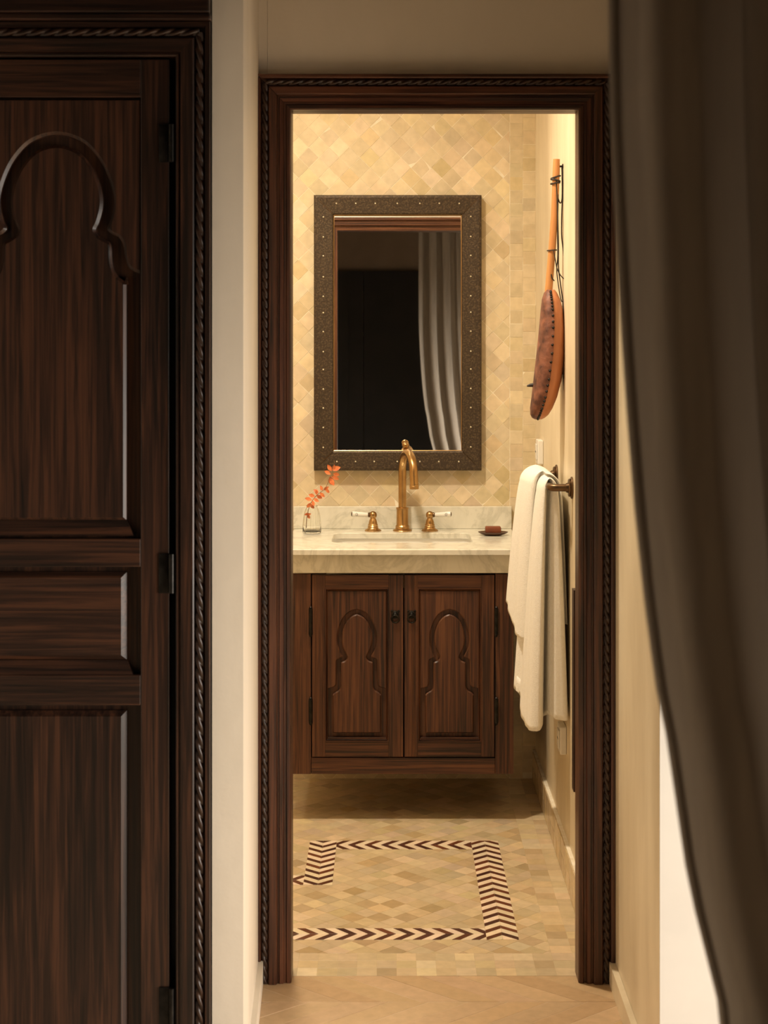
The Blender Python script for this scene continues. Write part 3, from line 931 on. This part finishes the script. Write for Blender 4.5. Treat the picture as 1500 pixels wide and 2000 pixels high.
def handle(x, sgn, label):
    h = empty('faucet_handle', (x, YT, TOP), label, 'faucet handle', 'porcelain lever handles beside the faucet')
    MB().lathe([(.028,0),(.029,.002),(.026,.005),(.019,.009),(.0175,.013),(.0185,.015),(.0165,.018),(.0175,.021),(.0150,.025),(.0145,.030),(.0125,.037),(.0095,.043),(.0085,.046)], (x, YT, TOP), n=30).build('base', M['brass'], h, True, 40)
    MB().lathe([(.0135*math.sin(PI*k/14)+.0002, -.0135*math.cos(PI*k/14)) for k in range(15)], (x, YT, TOP+.0545), n=22).build('ball', M['brass'], h, True)
    ax = (sgn, -.15, .06)
    MB().lathe([(.006,.010),(.0085,.012),(.0085,.015),(.006,.017),(.0065,.022)], (x, YT, TOP+.0545), ax, 18).build('collar', M['bronze'], h, True)
    lv = MB().lathe([(.006,.018),(.0075,.021),(.0078,.03),(.0092,.055),(.0100,.068),(.0096,.0725),(.0075,.0730)], (x, YT, TOP+.0545), ax, 22).build('lever', M['porcelain'], h, True, 50)
    MB().lathe([(.0072,.0728),(.0074,.0738),(.0050,.0750),(.002,.0756)], (x, YT, TOP+.0545), ax, 18).build('end_cap', M['bronze'], lv, True)
    a = Vector(ax).normalized(); cc = Vector((x, YT, TOP+.0545))+a*.058
    side = Vector((-.15*sgn, -1, 0)).normalized(); upv = Vector((0,0,1))
    c0 = cc+side*.0094
    MB().tube([c0+a*.0042*math.cos(t*PI/6)+upv*.0042*math.sin(t*PI/6)-side*.0008*abs(math.sin(t*PI/6)) for t in range(13)], .0006, 5).build('ring_mark', M['ink'], lv, True)
    MB().lathe([(.0012,0),(.0010,.0008)], c0-side*.0003, side, 8).build('dot_mark', M['ink'], lv, True)
handle((728.5-760)/569.0, -1, 'brass faucet handle with white lever pointing left, nearer the vase')
handle((839.5-760)/569.0, 1, 'brass faucet handle with white lever pointing right, nearer the soap')

# ------------------------------------------------------------------ vase with twig, soap dish
vb = Vector((-.262, 5.735, TOP))
vs_ = empty('glass_vase', vb, 'small clear ribbed glass vase at the left end of the counter', 'vase')
out = [(.026,0),(.0305,.002),(.0318,.008),(.0310,.030),(.0285,.055),(.0255,.072),(.0215,.082),(.0185,.087),(.0180,.092)]
inn = [(.0165,.092),(.0170,.087),(.0198,.081),(.0238,.071),(.0267,.055),(.0290,.030),(.0297,.010),(.024,.006),(.002,.005)]
MB().lathe(out+inn, vb, n=40).build('body', M['glass'], vs_, True, 60)
for k in range(10):
    a = 2*PI*k/10+.2
    MB().tube([vb+Vector((r*math.cos(a), r*math.sin(a), h)) for r, h in out[1:7]], .0011, 6).build('rib', M['glass'], vs_, True)
MB().lathe([(.0176,0),(.0192,.001),(.0192,.003),(.0176,.004),(.0165,.003),(.0165,.001)], vb+Vector((0,0,.0905)), n=32, cap=False).build('lip', M['glass'], vs_, True)
tw = empty('dried_twig', vb+Vector((-.01,0,.012)), 'thin twig with orange leaves standing in the glass vase', 'twig')
YV = 5.735
spine_px = [(598,1032),(600,1008),(606,985),(618,968),(634,955),(641,942),(648,925),(652,908),(654,901)]
spine = catmull([wpx(x, y, YV-.004*i) for i, (x, y) in enumerate(spine_px)], 4)
MB().tube(spine, [.0013-.0008*i/len(spine) for i in range(len(spine))], 6).build('stem', M['stem'], tw, True)
rl = random.Random(3)
def leaf(base, d, L, Wd):
    d = Vector(d).normalized(); nrm = Vector((rl.uniform(-.4,.4), -1, rl.uniform(-.4,.4))).normalized()
    s_ = d.cross(nrm).normalized(); nrm = s_.cross(d)
    v = []; f = []
    P = [(0,.08),(.2,.6),(.45,1.0),(.7,.8),(.9,.35),(1,.04)]
    for t, w_ in P:
        c = base+d*L*t+nrm*(-.22*L*t*t)
        for q in (-1, 0, 1): v.append(c+s_*q*w_*Wd/2+nrm*(.12*Wd*abs(q)))
    for i in range(len(P)-1):
        for q in range(2):
            f.append((i*3+q, i*3+q+1, (i+1)*3+q+1, (i+1)*3+q))
    k = len(v); v += [p-nrm*.0006 for p in v]; f += [[i+k for i in q] for q in f]
    mk('leaf', v, f, M['leaf'], tw, True)
for (x, y, dx, dy, L) in ((648,918,14,-5,.026),(648,920,-9,-13,.022),(646,926,-14,-8,.020),(648,930,12,6,.022),(645,930,2,17,.026),(644,934,9,14,.024),(650,916,5,-10,.014),(650,926,14,1,.020),
                          (636,955,6,6,.016),(632,957,8,-5,.018),(630,958,-4,-8,.015),(625,962,9,9,.018),(622,963,-8,-6,.018),(618,967,10,7,.020),(615,970,-11,-3,.020),(612,974,10,5,.018),(609,977,-12,-5,.020),(607,982,-6,8,.018),(606,984,7,9,.018),(610,978,4,12,.016),
                          (627,958,1,-9,.013),(619,966,-2,-10,.014),(603,1002,-8,4,.013),(601,1005,4,8,.014),(600,1006,6,-2,.012)):
    leaf(wpx(x, y, YV-.016)+Vector((0, rl.uniform(-.006,.006), 0)), (dx, rl.uniform(-5,3), -dy), L*1.2, L*.68)

dc = Vector((.349, 5.675, TOP))
def ell(prof, c, sy, name, mat, parent=None):
    o = MB().lathe(prof, (0,0,0), n=40)
    for p in o.v: p.y *= sy; p += Vector(c)
    return o.build(name, mat, parent, True, 50)
tag(ell([(.020,0),(.030,.0015),(.043,.006),(.050,.0105),(.0505,.012),(.049,.0122),(.041,.0085),(.028,.0050),(.002,.0045)], dc, .72, 'soap_dish', M['dish']), 'shallow dark oval soap dish on the marble counter', 'soap dish')
sp = MB().box(dc.x-.0265, dc.x+.0265, dc.y-.017, dc.y+.017, TOP+.0075, TOP+.0300, .0045)
tag(sp.build('soap_bar', M['soap'], None, True, 30), 'reddish brown soap bar lying on the dark dish', 'soap')

# ------------------------------------------------------------------ mirror
SM = F/5.845
mx0, mx1, mz0, mz1 = (613-760)/SM, (940.5-760)/SM, H-(919-650)/SM, H-(381-650)/SM
mir = empty('wall_mirror', ((mx0+mx1)/2, 5.86, mz0), 'tall mirror in a wide dark embossed metal frame with pale studs', 'mirror')
fwid = .0685
ir = (mx0+fwid, mx1-fwid, mz0+fwid, mz1-fwid)
MP = [(0, -.030), (0, -.006), (.002, -.002), (.006, .000), (.060, .004), (.066, .003), (fwid, .000), (fwid, -.030)]
rails_ = {}
for side in 'lrtb':
    rails_[side] = frame_member(ir, side, MP, 5.845).build('frame_rail', M['emboss'], mir)
for side in 'lrtb':
    frame_member(ir, side, [(-.0016, -.026), (-.0016, -.004), (0, -.003), (.0, -.026)], 5.845).build('brass_fillet', M['brass'], rails_[side])
gz = .0200*(ir[3]-ir[2])/2
mk('glass', [(x, 5.8585+dy-sg*gz, z) for dy in (0, .0025) for x, z, sg in ((ir[0]-.002, ir[2]-.002, 1), (ir[1]+.002, ir[2]-.002, 1), (ir[1]+.002, ir[3]+.002, -1), (ir[0]-.002, ir[3]+.002, -1))],
   [(0,1,2,3),(4,5,6,7),(0,1,5,4),(1,2,6,5),(2,3,7,6),(3,0,4,7)], M['mirror'], mir)
box('backing', mx0+.004, mx1-.004, 5.8715, 5.8790, mz0+.004, mz1-.004, M['dark_void'], mir)
for sx, sz, cx_, cz_2 in ((-1,-1,ir[0],ir[2]), (1,-1,ir[1],ir[2]), (-1,1,ir[0],ir[3]), (1,1,ir[1],ir[3])):
    MB().tube([(cx_+sx*.003, 5.8443, cz_2+sz*.003), (cx_+sx*.034, 5.8428, cz_2+sz*.034), (cx_+sx*.0660, 5.8424, cz_2+sz*.0660)], .0011, 6).build('mitre_seam', M['bronze'], mir, True)
def mpt(x, y): return Vector(((x-760)/SM, 5.8425, H-(y-650)/SM))
stud_me = None
def stud(x, y, side):
    global stud_me
    p = mpt(x, y)
    if stud_me is None:
        o = MB().lathe([(.0030,0),(.0029,.0008),(.0020,.0020),(.0006,.0025)], (0,0,0), (0,-1,0), 12).build('stud', M['stud'], None, True)
        stud_me = o.data
    else:
        o = bpy.data.objects.new('stud', stud_me); COL.objects.link(o)
    o.location = p; attach(o, rails_[side])
for x in (657, 695, 733, 776, 820, 858, 897): stud(x, 397.5, 't'); 
for x in (658, 694.5, 731, 776, 820, 857, 896): stud(x, 901.5, 'b')
for y in (424, 463, 500, 541, 579, 611, 648, 687, 722, 760, 797, 835, 874):
    stud(631.5, y, 'l'); stud(919.5, y-1, 'r')

# ------------------------------------------------------------------ lute on the right wall
YL = 4.95
lute = empty('skin_lute', wpx(1068, 818, YL), 'long-necked wooden lute with studded hide belly hanging on the right wall', 'instrument')
SL = F/YL
def lp(x, y, dy=0): return Vector(((x-760)/SL, YL+dy, H-(y-650)/SL))
prof = [(566,1069,1084,.018),(572,1064,1088,.030),(585,1060,1094,.043),(605,1058,1099,.053),(640,1055,1103,.061),(690,1050,1103,.064),(740,1044,1097,.063),(775,1040,1088,.058),(797,1037,1079,.047),(810,1037.5,1071,.033),(816,1040.5,1064,.020),(819,1046,1058,.007)]
NR = 40
def ring(xl, xr, y, hy, grow=0.0):
    out = []
    cx = (xl+xr)/2; hx = (xr-xl)/2/SL+grow
    for k in range(NR):
        th = 2*PI*k/NR
        c_, s_ = math.cos(th), math.sin(th)
        ex = 2.0/3.2 if c_ < 0 else 1.0
        X = abs(c_)**ex*(1 if c_ > 0 else -1)
        Yv = abs(s_)**(2/2.6 if c_ < 0 else 1)*(1 if s_ > 0 else -1)
        out.append(lp(cx, y)+Vector((X*hx, Yv*(hy+grow), 0)))
    return out
levels = []
for i in range(len(prof)-1):
    for k in range(3):
        t = k/3; a, b_ = prof[i], prof[i+1]
        levels.append(tuple(a[j]+(b_[j]-a[j])*t for j in range(4)))
levels.append(prof[-1])
v = []; f = []
for y, xl, xr, hy in levels: v += ring(xl, xr, y, hy)
m_ = len(levels)
for i in range(m_-1):
    for k in range(NR): f.append((i*NR+k, i*NR+(k+1) % NR, (i+1)*NR+(k+1) % NR, (i+1)*NR+k))
f += [tuple(range(NR)), tuple(range((m_-1)*NR, m_*NR))]
mk('body', v, f, M['lute_wood'], lute, True, 60)
# hide stretched over the belly, wrapping to the tack line on the side
v = []; f = []
ks = [k for k in range(NR) if 100 <= 360*k/NR <= 271]
ks = [k for k in range(NR) if 92 <= 360*k/NR <= 270]
for i, (y, xl, xr, hy) in enumerate(levels):
    rg = ring(xl, xr, y, hy, .0022)
    for k in ks: v.append(rg[k])
nk = len(ks)
for i in range(m_-1):
    for k in range(nk-1): f.append((i*nk+k, i*nk+k+1, (i+1)*nk+k+1, (i+1)*nk+k))
k0 = len(v)
for i, (y, xl, xr, hy) in enumerate(levels):
    rg = ring(xl, xr, y, hy, .0004)
    for k in ks: v.append(rg[k])
f += [[q+k0 for q in ff] for ff in list(f)]
for i in range(m_-1):
    for k in (0, nk-1):
        f.append((i*nk+k, (i+1)*nk+k, k0+(i+1)*nk+k, k0+i*nk+k))
mk('hide_belly', v, f, M['hide'], lute, True, 60)
tk = None
for i, (y, xl, xr, hy) in enumerate(levels[2:-1]):
    if i % 2 and i > 3: pass
    p = ring(xl, xr, y, hy, .0024)[ks[-1]]+Vector((-.0035,0,0))
    if tk is None:
        o = MB().lathe([(.0040,0),(.0036,.0014),(.0014,.0032)], (0,0,0), (0,-1,0), 8).build('tack', M['iron'], None, True); tk = o.data
    else:
        o = bpy.data.objects.new('tack', tk); COL.objects.link(o)
    o.location = p; attach(o, lute)
MB().tube([lp(1087,311), lp(1086.5,330), lp(1083,420), lp(1078,490), lp(1070.5,580)], [.0098,.0105,.0105,.0110,.0112], 16).build('neck', M['neck_wood'], lute, True, 50)
MB().tube([lp(1042,752), lp(1036,752.5), lp(1029,754)], [.006,.005,.002], 10).build('peg', M['cord'], lute, True)
def wrap(x, y, r, tilt, rt=.0021):
    c = lp(x, y)
    return [c+Vector((r*math.cos(a), r*math.sin(a), tilt*math.cos(a))) for a in [2*PI*k/18 for k in range(19)]]
tie = MB()
for (x, y, t) in ((1085.5,346,.004), (1085,352,-.003), (1084.5,358,.002)): tie.tube(wrap(x, y, .0132, t), .0024, 7)
tie.build('neck_tie', M['cord'], lute, True)
MB().tube(wrap(1078, 489, .0138, .001), .0018, 7).build('neck_tie', M['cord'], lute, True)
XN = 1098.5
box_n = MB().lathe([(.0075,0),(.0075,.0025),(.003,.004),(.003,.016),(.006,.018),(.006,.021)], Vector((XR-.0002, lp(XN,325).y, lp(XN,325).z)), (-1,0,0), 12)
nl = box_n.build('wall_nail', M['iron'], None, True); tag(nl, 'small black nail in the wall above the lute cords', 'nail')
def cord(px, r=.0019, dy=-.016):
    MB().tube(catmull([lp(x, y, dy) for x, y in px], 6), r, 7).build('cord', M['cord'], lute, True)
cord([(1098.5,325),(1099,345),(1100,372),(1098,398),(1097,430),(1097,460),(1099,480),(1101,500)], dy=.0)
cord([(1085,358),(1088,380),(1093,396),(1097,392),(1098,370),(1097.5,340),(1097,326)], dy=-.004)
cord([(1086,352),(1088,400),(1089,440),(1090,480),(1090,520),(1094,555),(1100,600),(1102.5,640),(1102,680),(1099,720),(1101,762)], dy=-.010)
cord([(1090,380),(1088.5,450),(1089,500),(1087,530),(1093,575),(1097,590)], .0016, dy=-.006)
cord([(1080,489),(1083,505),(1087,525),(1093,537),(1100,545)], .0016)
cord([(1076,536),(1078,544),(1082,549)], .0018, dy=-.012)

# ------------------------------------------------------------------ towel bar with towel
XB, ZBAR = .450, 1.119
tb = empty('towel_bar', (XR, 4.92, ZBAR), 'dark bronze towel bar with round wall plates on the right wall', 'towel bar')
arc = [Vector((XR-.012, 4.70, ZBAR)), Vector((XB+.02, 4.70, ZBAR)), Vector((XB+.006, 4.703, ZBAR)), Vector((XB, 4.712, ZBAR)), Vector((XB, 4.73, ZBAR)),
       Vector((XB, 5.10, ZBAR)), Vector((XB, 5.118, ZBAR)), Vector((XB+.006, 5.127, ZBAR)), Vector((XB+.02, 5.13, ZBAR)), Vector((XR-.012, 5.13, ZBAR))]
MB().tube(arc, .0105, 16).build('rail', M['bronze'], tb, True, 60)
for y in (4.70, 5.13):
    MB().lathe([(.030,0),(.031,.002),(.029,.005),(.0245,.006),(.0255,.009),(.023,.0115),(.014,.012),(.013,.018)], (XR-.0002, y, ZBAR), (-1,0,0), 28).build('wall_plate', M['bronze'], tb, True, 40)

tow = empty('bath_towel', (.44, 4.93, .44), 'thick cream terry towel folded over the bronze towel bar', 'towel')
def towel_layer(topc, botc, ztop, hem, cxm, name, seed, amp):
    """closed plan outline morphing from just under the bar to the hem"""
    n = 10
    T_ = catmull([(x, y, 0) for x, y in topc], n, True)
    B_ = catmull([(x, y, 0) for x, y in botc], n, True)
    m = len(T_); v = []; f = []
    HB = catmull([(h, 0, 0) for h in hem], n, True)
    rg = random.Random(seed); ph = [rg.uniform(0, 6) for _ in range(4)]
    rows = 46; cap = 9; R = .046
    zs = ztop-R
    for i in range(cap+1):                       # rounded top over the bar
        a = PI/2*(1-i/cap)
        k = max(math.cos(a), .03)
        for j in range(m):
            yy = T_[j].y
            sag = .012*math.sin((yy-4.75)*9)
            v.append((cxm+(T_[j].x-cxm)*k, yy, zs+R*math.sin(a)*1.0))
    for i in range(1, rows+1):
        t = i/rows
        for j in range(m):
            h = HB[j].x
            z = zs+(h-zs)*t
            e = t**.75
            p = T_[j].lerp(B_[j], e)
            u = j/m*2*PI
            wv = amp*t*(math.sin(9*u+ph[0]+1.2*t)+.6*math.sin(17*u+ph[1]-2*t))
            v.append((min(p.x+wv, XR-.003), p.y+wv*.6, z))
    nr = cap+1+rows
    for i in range(nr-1):
        for j in range(m): f.append((i*m+j, i*m+(j+1) % m, (i+1)*m+(j+1) % m, (i+1)*m+j))
    f.append(tuple(range(m)))
    # inside of the cloth, a little narrower, so that the hem has thickness
    k0 = len(v)
    last = v[-m:]
    cx = sum(p[0] for p in last)/m; cy = sum(p[1] for p in last)/m
    for q in range(3):
        for p in last:
            d = Vector((cx-p[0], cy-p[1], 0)); d = d.normalized()*min(.006+.004*q, d.length*.5)
            v.append((p[0]+d.x, p[1]+d.y, p[2]+(.0 if q == 0 else .02*q)))
    base = (nr-1)*m
    for j in range(m): f.append((base+j, base+(j+1) % m, k0+(j+1) % m, k0+j))
    for q in range(2):
        for j in range(m): f.append((k0+q*m+j, k0+q*m+(j+1) % m, k0+(q+1)*m+(j+1) % m, k0+(q+1)*m+j))
    f.append(tuple(range(k0+2*m, k0+3*m)))
    o = mk(name, v, f, M['terry'], tow, True)
    return o
A_top = [(.432,5.09),(.424,5.00),(.428,4.93),(.424,4.87),(.424,4.82),(.428,4.77),(.440,4.752),(.449,4.79),(.458,4.765),(.468,4.757),(.478,4.77),(.482,4.85),(.482,5.00),(.474,5.09),(.45,5.10)]
A_bot = [(.385,5.08),(.372,5.00),(.392,4.955),(.377,4.90),(.388,4.84),(.392,4.78),(.424,4.752),(.440,4.83),(.452,4.775),(.476,4.752),(.502,4.762),(.503,4.85),(.503,5.00),(.49,5.08),(.43,5.09)]
A_hem = [.50,.495,.47,.455,.435,.428,.432,.45,.47,.462,.458,.46,.46,.47,.49]
towel_layer(A_top, A_bot, 1.140, A_hem, .452, 'long_fold', 4, .0022)
B_top = [(.398,5.115),(.392,5.04),(.396,4.97),(.404,4.91),(.418,4.885),(.440,4.90),(.462,4.86),(.478,4.82),(.489,4.80),(.492,4.86),(.492,5.00),(.486,5.11),(.44,5.125)]
B_bot = [(.362,5.115),(.352,5.04),(.362,4.98),(.372,4.93),(.398,4.90),(.425,4.95),(.465,4.92),(.490,4.84),(.505,4.795),(.507,4.86),(.507,5.00),(.50,5.11),(.43,5.125)]
B_hem = [.745,.735,.70,.668,.66,.69,.70,.72,.722,.72,.72,.72,.74]
towel_layer(B_top, B_bot, 1.150, B_hem, .445, 'short_fold', 9, .0015)

# ------------------------------------------------------------------ outlets on the right wall
def outlet(y, z, label, hh):
    o = empty('wall_outlet', (XR, y, z), label, 'outlet')
    MB().box(XR-.019, XR-.0003, y-.040, y+.040, z-hh, z+hh, .003).build('plate', M['plastic'], o)
    MB().box(XR-.0225, XR-.019, y-.024, y+.024, z-.026, z+.026, .002).build('insert', M['plastic'], o)
    for s_ in (-1, 1): MB().lathe([(.003,0),(.003,.0006)], (XR-.0224, y+s_*.009, z), (-1,0,0), 10).build('pin_hole', M['ink'], o)
outlet(5.62, 1.155, 'white wall outlet above the towel, beside the tile corner', .040)
outlet(4.89, .378, 'white wall outlet low on the wall below the towel hem', .040)
# slim dark board fixed to the wall right behind the doorway
bd = prism_plan([(.462, 4.23), (.5095, 4.23), (.5095, 4.27), (.462, 4.27)], .400, .905)
tag(bd.build('wall_board', M['wood_z']), 'slim dark board on the wall just inside the right jamb', 'board')

# ------------------------------------------------------------------ curtain
def curtain():
    t = empty('curtain', (.7, 1.36, 0), 'long grey linen curtain hanging in folds at the right, pulled aside', 'curtain')
    XL = [(0.02,.395),(.40,.345),(.60,.312),(.829,.284),(.9965,.272),(1.098,.2465),(1.169,.236),(1.22,.2285),(1.26,.220),(1.325,.211),(1.41,.202),(1.49,.1955),(1.57,.190),(1.65,.186),(1.73,.182),(1.8165,.1804),(2.2,.180),(2.58,.180)]
    nu, nv = 300, 70
    v = []; f = []
    for i in range(nv+1):
        z = .015+(2.575-.015)*i/nv
        xl = interp(XL, z)
        for j in range(nu+1):
            u = j/nu
            x = xl+(1.27-xl)*u
            ph = 2*PI*(12*u+.18*math.sin(7*u)+.05*math.sin(z*2+u*9))
            am = .015+.006*math.sin(11*u+1)+.003*math.sin(z*1.7+u*5)
            y = 1.365+am*math.cos(ph)+.006*math.sin(3.1*ph+z*1.3)*.6
            x += .010*math.sin(2*ph)*min(u*20, 1)
            v.append((x, y, z))
    for i in range(nv):
        for j in range(nu):
            a = i*(nu+1)+j
            f.append((a, a+1, a+nu+2, a+nu+1))
    o = mk('cloth', v, f, M['curtain'], t, True)
    md = o.modifiers.new('thick', 'SOLIDIFY'); md.thickness = .003; md.offset = 0
    hem = MB()
    hem.tube([(interp(XL, z)+.004, 1.365+.018, z) for z in [.02+2.55*k/60 for k in range(61)]], .004, 8)
    hem.build('side_hem', M['curtain'], t, True)
    return t
curtain()
rd = empty('curtain_rod', (.7, 1.365, 2.60), 'dark iron curtain rod over the grey curtain', 'rod')
MB().tube([(.10, 1.365, 2.60), (1.899, 1.365, 2.60)], .012, 14).build('rod', M['iron'], rd, True)
MB().lathe([(.012,0),(.022,.006),(.026,.02),(.018,.036),(.004,.042)], (.10, 1.365, 2.60), (-1,0,0), 18).build('finial', M['iron'], rd, True)

# ------------------------------------------------------------------ bathroom ceiling lamp and an added second one, with their lights
def ceiling_lamp(x, y, power, label, beam=None):
    p = Vector((x, y, BCEIL))
    lm = empty('ceiling_lamp', p, label, 'lamp', 'ceiling lamps of the bathroom')
    MB().lathe([(.075,0),(.075,.012),(.06,.020),(.02,.022),(.02,.035)], p+Vector((0,0,-.0005)), (0,0,-1), 28).build('mount', M['brass'], lm, True, 40)
    ld = bpy.data.lights.new('lamp_light', 'SPOT' if beam else 'POINT')
    if beam: ld.spot_size = math.radians(beam); ld.spot_blend = 1.0
    ld.energy = power; ld.color = (1.0, .855, .645); ld.shadow_soft_size = .07
    lo = bpy.data.objects.new('lamp_light', ld); COL.objects.link(lo); lo.location = p+Vector((0,0,-.11))
ceiling_lamp(-.90, 5.05, 21, 'small round ceiling lamp over the left end of the vanity')
ceiling_lamp(-.30, 4.62, 185, 'small added ceiling lamp brightening the floor inside the bathroom doorway', 142)  # unseen spot, added to lift the dark bathroom floor
